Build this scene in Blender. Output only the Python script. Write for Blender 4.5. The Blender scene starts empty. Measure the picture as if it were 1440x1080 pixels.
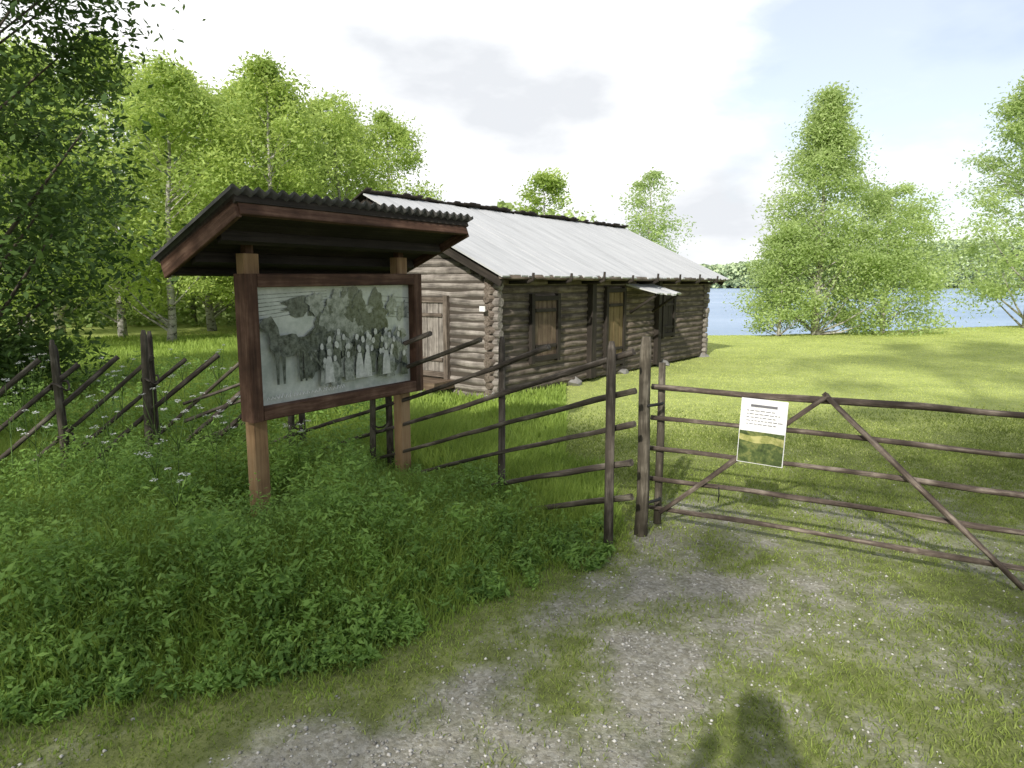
import bpy, math, random
import numpy as np
from mathutils import Vector, Matrix
R=random.Random(7); rng=np.random.default_rng(11)
sc=bpy.context.scene
sc.view_settings.view_transform='Standard'; sc.view_settings.look='None'; sc.view_settings.exposure=0
COL=sc.collection
# ------------------------------------------------------------------ helpers
def thing(name,label,cat,loc,group=None):
    o=bpy.data.objects.new(name,None); o.location=loc; o.empty_display_size=.2
    COL.objects.link(o); o["label"]=label; o["category"]=cat
    if group:o["group"]=group
    return o
def tag(o,label,cat,group=None):
    o["label"]=label;o["category"]=cat
    if group:o["group"]=group
def np_mesh(name,V,F,mat,attrs=None,smooth=False,loc=(0,0,0),parent=None):
    m=bpy.data.meshes.new(name); V=np.asarray(V,dtype=np.float32)-np.asarray(loc,dtype=np.float32)
    F=np.asarray(F,dtype=np.int32); n,k=F.shape
    m.vertices.add(len(V)); m.vertices.foreach_set('co',V.ravel())
    m.loops.add(n*k); m.loops.foreach_set('vertex_index',F.ravel())
    m.polygons.add(n); m.polygons.foreach_set('loop_start',np.arange(0,n*k,k,dtype=np.int32))
    m.polygons.foreach_set('loop_total',np.full(n,k,dtype=np.int32))
    if smooth:m.polygons.foreach_set('use_smooth',np.ones(n,dtype=bool))
    m.update(calc_edges=True)
    if attrs:
        for an,av in attrs.items():
            a=m.attributes.new(an,'FLOAT','POINT'); a.data.foreach_set('value',np.asarray(av,dtype=np.float32))
    m.materials.append(mat)
    o=bpy.data.objects.new(name,m); COL.objects.link(o)
    if parent: o.parent=parent
    else: o.location=loc
    return o
class MB:
    def __init__(s): s.v=[];s.f=[];s.g=[];s.mi=[];s.sm=[];s.id=R.randrange(40)
    def box(s,c,size,ex=(1,0,0),ey=(0,1,0),ez=(0,0,1),mi=0,bev=0.0,jit=0.0):
        s.id+=1; c=Vector(c);ex=Vector(ex).normalized();ey=Vector(ey).normalized();ez=Vector(ez).normalized()
        b=len(s.v); L=max(range(3),key=lambda i:size[i]); hs=[q/2 for q in size]
        pts=[]
        if bev<=0:
            for x in(-1,1):
                for y in(-1,1):
                    for z in(-1,1): pts.append((x*hs[0],y*hs[1],z*hs[2]))
            fs=[(0,1,3,2),(4,6,7,5),(0,4,5,1),(2,3,7,6),(0,2,6,4),(1,5,7,3)]
        else:
            a=[i for i in range(3) if i!=L]; h0,h1=hs[a[0]],hs[a[1]]; be=min(bev,h0*.9,h1*.9)
            sec=[(h0-be,-h1),(h0,-h1+be),(h0,h1-be),(h0-be,h1),(-h0+be,h1),(-h0,h1-be),(-h0,-h1+be),(-h0+be,-h1)]
            for e in(-1,1):
                for p in sec:
                    q=[0,0,0];q[L]=e*hs[L];q[a[0]]=p[0];q[a[1]]=p[1];pts.append(tuple(q))
            fs=[(i,(i+1)%8,8+(i+1)%8,8+i) for i in range(8)]+[tuple(range(7,-1,-1)),tuple(range(8,16))]
        for p in pts:
            q=[p[i]+R.uniform(-jit,jit) for i in range(3)]
            s.v.append(c+ex*q[0]+ey*q[1]+ez*q[2])
            o=[p[i] for i in range(3) if i!=L]
            s.g.append((p[L]+s.id*3.7,o[0]+s.id*1.3,o[1]))
        for f in fs: s.f.append(tuple(b+i for i in f)); s.mi.append(mi); s.sm.append(False)
    def tube(s,pts,rad,n=8,mi=0,caps=True,wob=0.0,smooth=True):
        s.id+=1; pts=[Vector(p) for p in pts]; b=len(s.v); al=0
        if not hasattr(rad,'__len__'): rad=[rad]*len(pts)
        prev=None
        for i,p in enumerate(pts):
            d=(pts[min(i+1,len(pts)-1)]-pts[max(i-1,0)]).normalized()
            if prev is None:
                u=d.orthogonal().normalized() if abs(d.z)>.9 else d.cross(Vector((0,0,1))).normalized()
            else: u=(prev-d*prev.dot(d)).normalized()
            prev=u; w=d.cross(u)
            if i: al+=(p-pts[i-1]).length
            for k in range(n):
                a=2*math.pi*k/n; r=rad[i]*(1+R.uniform(-wob,wob))
                s.v.append(p+u*(math.cos(a)*r)+w*(math.sin(a)*r))
                s.g.append((al+s.id*3.7,math.cos(a)*rad[i]+s.id*1.3,math.sin(a)*rad[i]))
        for i in range(len(pts)-1):
            for k in range(n):
                s.f.append((b+i*n+k,b+i*n+(k+1)%n,b+(i+1)*n+(k+1)%n,b+(i+1)*n+k)); s.mi.append(mi); s.sm.append(smooth)
        if caps:
            s.f.append(tuple(b+k for k in reversed(range(n)))); s.f.append(tuple(b+(len(pts)-1)*n+k for k in range(n)))
            s.mi+= [mi,mi]; s.sm+=[False,False]
    def poly(s,pts,mi=0):
        s.id+=1;b=len(s.v)
        for p in pts: s.v.append(Vector(p)); s.g.append((p[0],p[1],p[2]))
        s.f.append(tuple(range(b,b+len(pts)))); s.mi.append(mi); s.sm.append(False)
    def build(s,name,mats,parent=None,base=(0,0,0),label=None):
        m=bpy.data.meshes.new(name); B=Vector(base)
        m.from_pydata([v-B for v in s.v],[],s.f)
        for q in mats:m.materials.append(q)
        m.polygons.foreach_set('material_index',s.mi); m.polygons.foreach_set('use_smooth',s.sm)
        a=m.attributes.new('g','FLOAT_VECTOR','POINT'); a.data.foreach_set('vector',np.array(s.g,dtype=np.float32).ravel())
        o=bpy.data.objects.new(name,m);COL.objects.link(o)
        if parent:o.parent=parent
        else:o.location=B
        if label:o["label"]=label
        return o
_T=rng.random((256,256))
def vn(x,y,s=1.0):
    x=np.asarray(x)*s+100.3;y=np.asarray(y)*s+57.7
    xi=np.floor(x).astype(int);yi=np.floor(y).astype(int);fx=x-xi;fy=y-yi
    fx=fx*fx*(3-2*fx);fy=fy*fy*(3-2*fy)
    a=_T[xi%256,yi%256];b=_T[(xi+1)%256,yi%256];c=_T[xi%256,(yi+1)%256];d=_T[(xi+1)%256,(yi+1)%256]
    return (a*(1-fx)+b*fx)*(1-fy)+(c*(1-fx)+d*fx)*fy
def fbm(x,y,s=1.0): return (vn(x,y,s)*.5+vn(x,y,s*2.1)*.27+vn(x,y,s*4.3)*.15+vn(x,y,s*9)*.08)
def ss(a,b,x): t=np.clip((np.asarray(x)-a)/(b-a),0,1); return t*t*(3-2*t)
# ------------------------------------------------------------------ materials
def newmat(n):
    m=bpy.data.materials.new(n);m.use_nodes=True;nt=m.node_tree;nt.nodes.clear()
    o=nt.nodes.new('ShaderNodeOutputMaterial'); return m,nt,o
def ramp(nt,stops):
    r=nt.nodes.new('ShaderNodeValToRGB');e=r.color_ramp.elements
    while len(e)<len(stops): e.new(.5)
    for i,(p,c) in enumerate(stops): e[i].position=p; e[i].color=(*c,1)
    return r
def noise(nt,vec,scale,detail=4,rough=.6):
    n=nt.nodes.new('ShaderNodeTexNoise');n.inputs['Scale'].default_value=scale;n.inputs['Detail'].default_value=detail;n.inputs['Roughness'].default_value=rough
    if vec is not None: nt.links.new(vec,n.inputs['Vector'])
    return n
def wood(name,stops,rough=.85,al=1.6,ac=38,bump=.5,spec=.25,big=3.1):
    m,nt,o=newmat(name);L=nt.links.new
    at=nt.nodes.new('ShaderNodeAttribute');at.attribute_name='g'
    mp=nt.nodes.new('ShaderNodeMapping');mp.inputs['Scale'].default_value=(al,ac,ac);L(at.outputs['Vector'],mp.inputs['Vector'])
    n=noise(nt,mp.outputs[0],1,6,.65)
    n2=noise(nt,at.outputs['Vector'],big,3)
    mx=nt.nodes.new('ShaderNodeMath');mx.operation='MULTIPLY_ADD';mx.inputs[1].default_value=.6
    L(n.outputs[0],mx.inputs[0])
    m2=nt.nodes.new('ShaderNodeMath');m2.operation='MULTIPLY';m2.inputs[1].default_value=.4;L(n2.outputs[0],m2.inputs[0]);L(m2.outputs[0],mx.inputs[2])
    r=ramp(nt,stops);L(mx.outputs[0],r.inputs[0])
    b=nt.nodes.new('ShaderNodeBsdfPrincipled');b.inputs['Roughness'].default_value=rough;b.inputs['Specular IOR Level'].default_value=spec
    L(r.outputs[0],b.inputs['Base Color'])
    bp=nt.nodes.new('ShaderNodeBump');bp.inputs['Strength'].default_value=bump;bp.inputs['Distance'].default_value=.01;L(n.outputs[0],bp.inputs['Height']);L(bp.outputs[0],b.inputs['Normal'])
    L(b.outputs[0],o.inputs[0]); return m
def leafmat(name,dark,light,trans=.4,rough=.6):
    m,nt,o=newmat(name);L=nt.links.new
    at=nt.nodes.new('ShaderNodeAttribute');at.attribute_name='tint'
    mid=tuple((a+b)/2 for a,b in zip(dark,light))
    r=ramp(nt,[(0,dark),(.5,mid),(1,light)]);L(at.outputs['Fac'],r.inputs[0])
    d=nt.nodes.new('ShaderNodeBsdfPrincipled');d.inputs['Roughness'].default_value=rough;d.inputs['Specular IOR Level'].default_value=.25
    t=nt.nodes.new('ShaderNodeBsdfTranslucent');mix=nt.nodes.new('ShaderNodeMixShader');mix.inputs[0].default_value=trans
    hs=nt.nodes.new('ShaderNodeHueSaturation');hs.inputs['Hue'].default_value=.485;hs.inputs['Saturation'].default_value=1.05;hs.inputs['Value'].default_value=1.5
    L(r.outputs[0],d.inputs['Base Color']);L(r.outputs[0],hs.inputs['Color']);L(hs.outputs[0],t.inputs['Color'])
    L(d.outputs[0],mix.inputs[1]);L(t.outputs[0],mix.inputs[2]);L(mix.outputs[0],o.inputs[0]);return m
def plain(name,c,rough=.7,c2=None,scale=8,spec=.3):
    m,nt,o=newmat(name);L=nt.links.new
    tc=nt.nodes.new('ShaderNodeTexCoord');n=noise(nt,tc.outputs['Object'],scale,5)
    r=ramp(nt,[(.3,c),(.7,c2 or tuple(q*.75 for q in c))]);L(n.outputs[0],r.inputs[0])
    b=nt.nodes.new('ShaderNodeBsdfPrincipled');b.inputs['Roughness'].default_value=rough;b.inputs['Specular IOR Level'].default_value=spec
    L(r.outputs[0],b.inputs['Base Color']);L(b.outputs[0],o.inputs[0]);return m
M_log=wood('weathered_log',[(.34,(.03,.025,.02)),(.5,(.125,.10,.08)),(.7,(.28,.24,.20))],bump=.8,big=5,al=2.5)
M_loggrey=wood('grey_log',[(.34,(.06,.053,.047)),(.5,(.21,.187,.165)),(.7,(.43,.395,.355))],bump=.8,big=5,al=2.5)
M_roof=wood('roof_board',[(.3,(.36,.365,.37)),(.5,(.48,.485,.49)),(.7,(.57,.57,.57))],bump=.25,al=.8,ac=12,big=.9)
M_dark=wood('dark_board',[(.3,(.012,.010,.008)),(.55,(.04,.033,.027)),(.75,(.09,.075,.06))])
M_red=wood('brown_stained_wood',[(.3,(.03,.016,.010)),(.5,(.085,.044,.028)),(.64,(.165,.098,.066)),(.8,(.31,.22,.16))],bump=.7,rough=.8,al=2.5,big=7)
M_post=wood('tan_post_wood',[(.3,(.11,.062,.03)),(.5,(.30,.19,.10)),(.75,(.45,.32,.19))],bump=.5)
M_pole=wood('weathered_pole',[(.3,(.02,.016,.013)),(.5,(.07,.058,.047)),(.7,(.24,.21,.175))],bump=1,big=7,al=4)
M_pole2=wood('mossy_pole',[(.3,(.025,.02,.014)),(.5,(.085,.073,.055)),(.7,(.27,.24,.19))],bump=1,big=7,al=4)
M_gate=wood('gate_pole_wood',[(.32,(.025,.018,.014)),(.5,(.095,.074,.06)),(.68,(.33,.28,.23))],bump=1,big=8,al=4)
M_door=wood('old_door_board',[(.3,(.04,.026,.018)),(.5,(.12,.085,.058)),(.75,(.26,.20,.14))])
M_doory=wood('ochre_door_board',[(.3,(.06,.04,.018)),(.5,(.15,.11,.055)),(.75,(.26,.20,.11))])
M_sheet=plain('roofing_sheet',(.12,.115,.11),.8,(.05,.05,.047),9)
M_black=plain('dark_filler',(.075,.062,.05),.9)  # dark colour of the filler box seen in the gaps between logs
M_iron=plain('black_iron',(.02,.02,.02),.6)
M_white=plain('white_panel',(.78,.78,.79),.5,(.72,.72,.73),3)
M_ink=plain('printed_ink',(.16,.16,.17),.6)
M_stone=plain('grey_stone',(.30,.29,.27),.85,(.15,.145,.135),6)
def bark(name,c1,c2,sc=(6,6,14)):
    m,nt,o=newmat(name);L=nt.links.new
    tc=nt.nodes.new('ShaderNodeTexCoord');mp=nt.nodes.new('ShaderNodeMapping');mp.inputs['Scale'].default_value=sc;L(tc.outputs['Object'],mp.inputs[0])
    n=noise(nt,mp.outputs[0],1,5,.7);r=ramp(nt,[(.38,c1),(.5,c2)]);L(n.outputs[0],r.inputs[0])
    b=nt.nodes.new('ShaderNodeBsdfPrincipled');b.inputs['Roughness'].default_value=.85;L(r.outputs[0],b.inputs['Base Color'])
    bp=nt.nodes.new('ShaderNodeBump');bp.inputs['Strength'].default_value=.5;bp.inputs['Distance'].default_value=.02;L(n.outputs[0],bp.inputs['Height']);L(bp.outputs[0],b.inputs['Normal'])
    L(b.outputs[0],o.inputs[0]);return m
M_birch=bark('birch_bark',(.06,.05,.045),(.42,.40,.37))
M_bark=bark('dark_bark',(.03,.024,.02),(.12,.095,.075),(14,14,3))
L_birch=leafmat('birch_leaf',(.23,.33,.085),(.47,.58,.18),.5)
L_birch2=leafmat('pale_birch_leaf',(.28,.38,.14),(.50,.60,.28),.5)
L_dark=leafmat('dark_leaf',(.035,.075,.02),(.12,.20,.05),.35)
L_far=leafmat('distant_foliage',(.22,.32,.10),(.44,.53,.22),.3)
L_farl=leafmat('hazed_shore_foliage',(.38,.47,.28),(.46,.55,.33),.1)  # distance haze painted in by lightening the leaf colour
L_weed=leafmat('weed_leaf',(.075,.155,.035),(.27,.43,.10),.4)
L_grass=leafmat('grass_blade',(.13,.21,.035),(.36,.48,.11),.4)
L_lawn=leafmat('shaded_lawn_blade',(.125,.17,.04),(.31,.38,.10),.4)  # near blades kept darker, foreground shade put into the colour
L_mead=leafmat('sunlit_meadow_blade',(.32,.39,.10),(.60,.66,.23),.4)  # far blades kept paler, sunlight put into the colour
L_flower=plain('white_petal',(.74,.76,.70),.7)
# ------------------------------------------------------------------ terrain functions
PATH=np.array([(-3.0,.7),(-1.6,1.3),(-.5,1.9),(.25,2.5),(.7,3.2),(1.1,4.1),(2.0,5.6),(3.3,7.6)])
def pdist(x,y,P=PATH):
    x=np.asarray(x,float);y=np.asarray(y,float);best=np.full(x.shape,1e9)
    for a,b in zip(P[:-1],P[1:]):
        d=b-a;t=np.clip(((x-a[0])*d[0]+(y-a[1])*d[1])/(d@d),0,1)
        best=np.minimum(best,np.hypot(x-a[0]-t*d[0],y-a[1]-t*d[1]))
    return best
def yedge0(x): return np.interp(x,[-5,-1.9,-.95,-.4,.12,.75,1.0],[1.9,2.2,2.45,2.9,3.4,3.95,9.])
def yedge(x): return yedge0(x)+(fbm(x,np.asarray(x)*0+4,2.2)-.5)*.5
def gravel(x,y):
    d=pdist(x,y); near=1-ss(.05,.9,d); n=fbm(x,y,3.0)
    g=near*.62+(n-.5)*2.1
    g*=1-.8*ss(3.6,4.8,y)
    right=.30*ss(.3,1.6,x)*(1-ss(4.0,6.5,y))
    g=np.maximum(g,right+(fbm(x+9,y,2.1)-.5)*1.5*(1-ss(4.2,6.5,y)))
    g=g*(1-ss(-.35,.25,y-yedge(x)+(fbm(x,y,5)-.5)*.5)*(np.asarray(x)<1.0)*(1-ss(.55,1.0,x)))
    return np.clip(g,0,1)
def yshore(x): return np.where(x>5,21.5+.17*(x-5),21.5+(5-x)*4)
def height(x,y):
    x=np.asarray(x,float);y=np.asarray(y,float)
    h=.05*(fbm(x,y,.35)-.5)*ss(2,9,np.hypot(x,y-2))*2
    h=h+.25*ss(8,18,x)*ss(10,18,y)*0.8
    d=y-yshore(x)
    h=h-3.0*ss(-.3,6,d)
    h=h+8*ss(430,520,y)*(d>0)
    h=h+.5*ss(25,60,-x)
    return h
N=400;a=6.1
u=np.linspace(-a,a,N);xs=3.*np.sinh(u)*.95+1.0;ys=3.*np.sinh(u)*.95+4.0
X,Y=np.meshgrid(xs,ys);X=X.ravel();Y=Y.ravel();Z=height(X,Y)
V=np.stack([X,Y,Z],1);i=np.arange(N*N).reshape(N,N)
F=np.stack([i[:-1,:-1],i[:-1,1:],i[1:,1:],i[1:,:-1]],-1).reshape(-1,4)
def groundmat():
    m,nt,o=newmat('ground_surface');L=nt.links.new
    tc=nt.nodes.new('ShaderNodeTexCoord');P=tc.outputs['Object']
    at=nt.nodes.new('ShaderNodeAttribute');at.attribute_name='gravel'
    am=nt.nodes.new('ShaderNodeAttribute');am.attribute_name='mown'
    nA=noise(nt,P,22,5,.7);nB=noise(nt,P,1.1,4);nC=noise(nt,P,7,5,.65)
    vo=nt.nodes.new('ShaderNodeTexVoronoi');vo.inputs['Scale'].default_value=70;L(P,vo.inputs['Vector'])
    rv=ramp(nt,[(0,(.16,.15,.135)),(.45,(.30,.29,.27)),(.8,(.43,.42,.395)),(1,(.62,.61,.58))])
    L(vo.outputs['Color'],rv.inputs[0])
    rs=ramp(nt,[(.3,(.12,.112,.072)),(.7,(.26,.245,.165))]);L(nC.outputs[0],rs.inputs[0])
    m1=nt.nodes.new('ShaderNodeMix');m1.data_type='RGBA';L(nA.outputs[0],m1.inputs[0]);L(rv.outputs[0],m1.inputs[6]);L(rs.outputs[0],m1.inputs[7])
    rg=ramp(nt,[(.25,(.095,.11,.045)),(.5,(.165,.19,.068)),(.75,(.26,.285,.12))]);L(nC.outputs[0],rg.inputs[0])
    rh=ramp(nt,[(.25,(.30,.36,.11)),(.5,(.38,.44,.15)),(.75,(.46,.51,.19))]);L(nC.outputs[0],rh.inputs[0])  # near grass tone painted as shaded, mown grass tone as sunlit
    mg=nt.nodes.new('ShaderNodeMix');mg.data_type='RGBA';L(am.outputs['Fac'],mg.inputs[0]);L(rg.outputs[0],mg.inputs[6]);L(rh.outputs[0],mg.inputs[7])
    rg2=ramp(nt,[(.3,(.8,.82,.75)),(.7,(1.15,1.12,1.1))]);L(nB.outputs[0],rg2.inputs[0])
    mm=nt.nodes.new('ShaderNodeMix');mm.data_type='RGBA';mm.blend_type='MULTIPLY';mm.inputs[0].default_value=1;L(mg.outputs[2],mm.inputs[6]);L(rg2.outputs[0],mm.inputs[7])
    ad=nt.nodes.new('ShaderNodeMath');ad.operation='ADD';L(at.outputs['Fac'],ad.inputs[0]);L(nC.outputs[0],ad.inputs[1])
    mr=nt.nodes.new('ShaderNodeMapRange');mr.inputs['From Min'].default_value=.66;mr.inputs['From Max'].default_value=1.25;L(ad.outputs[0],mr.inputs[0])
    m2=nt.nodes.new('ShaderNodeMix');m2.data_type='RGBA';L(mr.outputs[0],m2.inputs[0]);L(mm.outputs[2],m2.inputs[6]);L(m1.outputs[2],m2.inputs[7])
    b=nt.nodes.new('ShaderNodeBsdfPrincipled');b.inputs['Roughness'].default_value=.95;b.inputs['Specular IOR Level'].default_value=.1;L(m2.outputs[2],b.inputs['Base Color'])
    bp=nt.nodes.new('ShaderNodeBump');bp.inputs['Strength'].default_value=.8;bp.inputs['Distance'].default_value=.02
    L(nA.outputs[0],bp.inputs['Height']);L(bp.outputs[0],b.inputs['Normal']);L(b.outputs[0],o.inputs[0]);return m
g=np_mesh('ground',V,F,groundmat(),{'gravel':gravel(X,Y),'mown':ss(5.0,10,Y)},smooth=True);g["kind"]="structure"  # mown mask also carries the painted change from shaded to sunlit grass
def watermat():
    m,nt,o=newmat('lake_water');L=nt.links.new
    tc=nt.nodes.new('ShaderNodeTexCoord');mp=nt.nodes.new('ShaderNodeMapping');mp.inputs['Scale'].default_value=(.35,1.2,1);L(tc.outputs['Object'],mp.inputs[0])
    n=noise(nt,mp.outputs[0],1.2,6,.6);n2=noise(nt,mp.outputs[0],.05,3)
    r=ramp(nt,[(.35,(.23,.34,.50)),(.65,(.34,.45,.61))]);L(n2.outputs[0],r.inputs[0])
    b=nt.nodes.new('ShaderNodeBsdfPrincipled');b.inputs['Roughness'].default_value=.25;b.inputs['Specular IOR Level'].default_value=.3;b.inputs['IOR'].default_value=1.33
    L(r.outputs[0],b.inputs['Base Color'])
    bp=nt.nodes.new('ShaderNodeBump');bp.inputs['Strength'].default_value=1;bp.inputs['Distance'].default_value=.25;L(n.outputs[0],bp.inputs['Height']);L(bp.outputs[0],b.inputs['Normal'])
    L(b.outputs[0],o.inputs[0]);return m
w=np_mesh('lake_water',[(-160,20,-.9),(600,20,-.9),(600,560,-.9),(-160,560,-.9)],[(0,1,2,3)],watermat());w["kind"]="structure"
# ------------------------------------------------------------------ leaves
def unit(n):
    v=rng.normal(size=(n,3));return v/np.linalg.norm(v,axis=1,keepdims=True)
def leaves(C,s,up=.35,asp=.45):
    n=len(C);a=unit(n);nn=unit(n);nn[:,2]=np.abs(nn[:,2])+up;nn/=np.linalg.norm(nn,axis=1,keepdims=True)
    b=np.cross(nn,a);b/=np.linalg.norm(b,axis=1,keepdims=True);a=np.cross(b,nn)
    s=np.broadcast_to(np.asarray(s),(n,))[:,None]
    V=np.stack([C+a*s,C+b*s*asp,C-a*s,C-b*s*asp],1).reshape(-1,3)
    F=np.arange(4*n).reshape(n,4);return V,F
def tree(name,base,H,z0,Rr,prof,ncl,nlf,ls,cr,tr,lm,bm,label,cat='tree',group=None,lean=(0,0),flat=.6,nbr=34,tb=.5,crmin=.45):
    base=Vector(base);T=thing(name,label,cat,base,group)
    t=rng.random(ncl)**.9;ang=rng.random(ncl)*2*math.pi;rad=Rr*prof(t)*np.sqrt(rng.random(ncl)*.9+.1)
    cc=np.stack([np.cos(ang)*rad+lean[0]*t,np.sin(ang)*rad+lean[1]*t,z0+(H-z0)*t],1)
    k=rng.integers(0,ncl,nlf);sz=cr*(.55+.75*rng.random(ncl))*(crmin+(1.1-crmin)*prof(t))
    off=rng.normal(size=(nlf,3))*np.array([1,1,flat])*.55
    P=cc[k]+off*sz[k][:,None]
    P[:,2]=np.where(P[:,2]<.1,.1+rng.random(nlf)*.4,P[:,2])
    V,F=leaves(P,ls*(.6+.8*rng.random(nlf)))
    ct=rng.random(ncl);ti=np.clip(tb+(ct[k]-.5)*.6+(rng.random(nlf)-.5)*.5+off[:,2]*.12,0,1)
    np_mesh('crown',V,F,lm,{'tint':np.repeat(ti,4)},parent=T)
    mb=MB();npt=8
    pts=[(lean[0]*(i/npt)*.9+R.uniform(-.04,.04)*(i>0),lean[1]*(i/npt)*.9+R.uniform(-.04,.04)*(i>0),-.1+(H*.93+.1)*i/npt) for i in range(npt+1)]
    mb.tube(pts,[tr*(1.25 if i==0 else 1)*(1-.93*i/npt)+.008 for i in range(npt+1)],9,wob=.06)
    for j in rng.permutation(ncl)[:nbr]:
        c=cc[j];r=math.hypot(c[0],c[1]);zs=max(.35*z0,c[2]-r*.8-.2);f=zs/H
        p0=Vector((lean[0]*f*.9,lean[1]*f*.9,zs));p1=Vector(c);mid=(p0+p1)/2+Vector((0,0,-.08*r))+Vector((R.uniform(-.1,.1),R.uniform(-.1,.1),0))
        br=max(.012,tr*.38*(1-f));mb.tube([p0,mid,p1],[br,br*.6,br*.2],5,caps=False)
    mb.build('trunk',[bm],parent=T);return T
def copytree(T,loc,rz,s,label=None):
    n=T.copy();n.location=loc;n.rotation_euler=(0,0,rz);n.scale=(s[0],s[0],s[1]);COL.objects.link(n)
    if label:n["label"]=label
    for c in T.children:
        d=c.copy();d.parent=n;COL.objects.link(d)
    return n
conic=lambda t:np.clip((1-t)**.95*(.72+1.2*np.minimum(t,.24)),.03,1)
ovalp=lambda t:np.sqrt(np.clip(1-(2*t-1)**2*.92,0.05,1))
bushp=lambda t:np.sqrt(np.clip(1-t**2.2,0.05,1))*(.8+.4*np.minimum(t,.5))
birchp=lambda t:np.clip(np.sin(np.pi*np.clip(t*.8+.17,0,1))**.8,.08,1)
tree('birch_tree',(9.6,21.6,-.05),7.35,.25,2.75,conic,250,52000,.052,.64,.11,L_birch2,M_birch,"tall pointed light green birch on the lake shore",group="birches by the lake",nbr=70,crmin=.62)
tree('birch_tree',(11.7,21.6,-.05),4.6,.2,1.8,bushp,110,26000,.052,.6,.07,L_birch2,M_birch,"low round light green birch beside the lake",group="birches by the lake")
tree('birch_tree',(8.3,21.2,-.05),3.3,.2,1.15,bushp,50,11000,.052,.45,.05,L_birch2,M_birch,"small bushy birch at the foot of a tall birch",group="birches by the lake")
tree('birch_tree',(16.7,22.2,0),8.2,.3,2.1,birchp,140,34000,.06,.62,.12,L_birch2,M_birch,"light green birch standing at the water's edge",group="birches by the lake")
tree('birch_tree',(1.3,28,0),5.9,1.8,1.3,birchp,45,8000,.075,.6,.09,L_birch,M_birch,"bright green birch behind the log building",group="trees behind the building")
tree('birch_tree',(6.7,34,-.1),7.0,2.0,1.4,birchp,50,6500,.08,.65,.09,L_birch2,M_birch,"pale thin birch behind the log building's far end",group="trees behind the building")
A=tree('birch_tree',(-6.5,19,0),7.3,1.1,1.75,birchp,85,20000,.06,.64,.10,L_birch,M_birch,"bright green birch in a grove behind the fence",group="birch grove")
B=tree('birch_tree',(-9.0,18,0),7.0,1.0,1.9,birchp,85,20000,.06,.68,.11,L_birch,M_birch,"bright green birch in a grove behind the fence",group="birch grove",lean=(.4,0))
spots=[(A,-11.4,20,.3,(1.1,1.12)),(B,-12.5,17.5,1.9,(1,1.05)),(A,-8.4,23,2.2,(1.15,1.1)),(B,-5.6,23.5,4,(1.0,1.08)),(A,-4.3,24.5,5,(.9,1.0)),(B,-14.5,22,3,(1.1,1.25)),(A,-7.2,21,.9,(1.1,1.0)),
 (A,-9.8,27,1,(1.3,1.22)),(B,-17.5,25,2,(1.3,1.35)),(A,-13.5,29,3.3,(1.3,1.35)),(B,-21,30,5.1,(1.4,1.5)),(A,-6.6,28,4.2,(1.2,1.1)),(A,-16,19,.7,(1.15,1.3)),(B,-11.3,14.6,5.5,(.8,.85)),(B,-10.3,23.5,2.6,(1.2,1.15))]
for T,x,y,rz,s in spots: copytree(T,(x,y,0),rz,s)
tree('rowan_tree',(-6.7,7.5,0),7.0,.3,2.5,ovalp,190,72000,.048,.58,.13,L_dark,M_bark,"large dark leafy tree beside the pole fence",nbr=70,tb=.5)
# trees behind the camera that shade the track
S1=tree('shade_tree',(-6.3,-4.4,0),8.6,3.0,2.2,ovalp,26,6400,.075,.62,.16,L_dark,M_bark,"leafy tree shading the gravel track",group="trees shading the track")
S2=tree('shade_tree',(.6,-6.2,0),10.2,6.6,1.9,ovalp,20,4200,.075,.55,.14,L_dark,M_bark,"tall thin crowned tree shading the track",group="trees shading the track",nbr=17)
S2.scale=(1.35,1.35,1.45)
copytree(S1,(-4.5,-4.8,0),2.4,(.62,.95));copytree(S1,(-9.3,-3.0,0),4,(1.1,1.05))
copytree(S2,(.15,-4.3,0),1.9,(.95,.78)); copytree(S2,(4.3,-5.2,0),4.1,(1.3,1.4)); copytree(S2,(-.5,-6.8,0),3.3,(.62,.75)); copytree(S2,(-4.3,-7.0,0),5.3,(.7,.8));copytree(S2,(2.2,-4.3,0),2.9,(1.0,.8));copytree(S2,(-3.6,-4.4,0),.9,(.55,.72));copytree(S2,(-5.2,-7.6,0),.2,(.8,.78));copytree(S2,(2.3,-6.6,0),1.2,(.9,.72))
n=64000;ax=rng.random(n);px=-62+66*ax;py=33+14*rng.random(n)
top=5.6+3.8*fbm(px,px*0+3,.22)-2.8*ss(-14,2,px)
pz=top*rng.random(n)**.75
m=rng.random(n)<.35;px=np.where(m,-34+29*rng.random(n),px);py=np.where(m,25.5+5*rng.random(n),py);pz=np.where(m,(1.8+2.6*fbm(px,px*0,.4))*rng.random(n),pz)
V,F=leaves(np.stack([px,py,pz],1),np.where(m,.12,.20)*(.5+rng.random(n)),asp=.7)
ti=np.clip(fbm(px,pz*2,.5)*1.1-.1+(rng.random(n)-.5)*.4-.1*m,0,1)
o=np_mesh('distant_wood',V,F,L_far,{'tint':np.repeat(ti,4)});o["kind"]="stuff";tag(o,"mass of light green deciduous wood beyond the grove","wood")
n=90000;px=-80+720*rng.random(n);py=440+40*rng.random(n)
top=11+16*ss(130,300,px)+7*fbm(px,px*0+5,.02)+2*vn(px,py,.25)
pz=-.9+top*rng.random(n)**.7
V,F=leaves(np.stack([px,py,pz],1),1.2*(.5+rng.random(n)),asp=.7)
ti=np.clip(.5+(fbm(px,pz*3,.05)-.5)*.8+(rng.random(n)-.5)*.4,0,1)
o=np_mesh('far_shore_forest',V,F,L_farl,{'tint':np.repeat(ti,4)});o["kind"]="stuff";tag(o,"hazy green forest along the opposite lake shore","forest")
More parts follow.
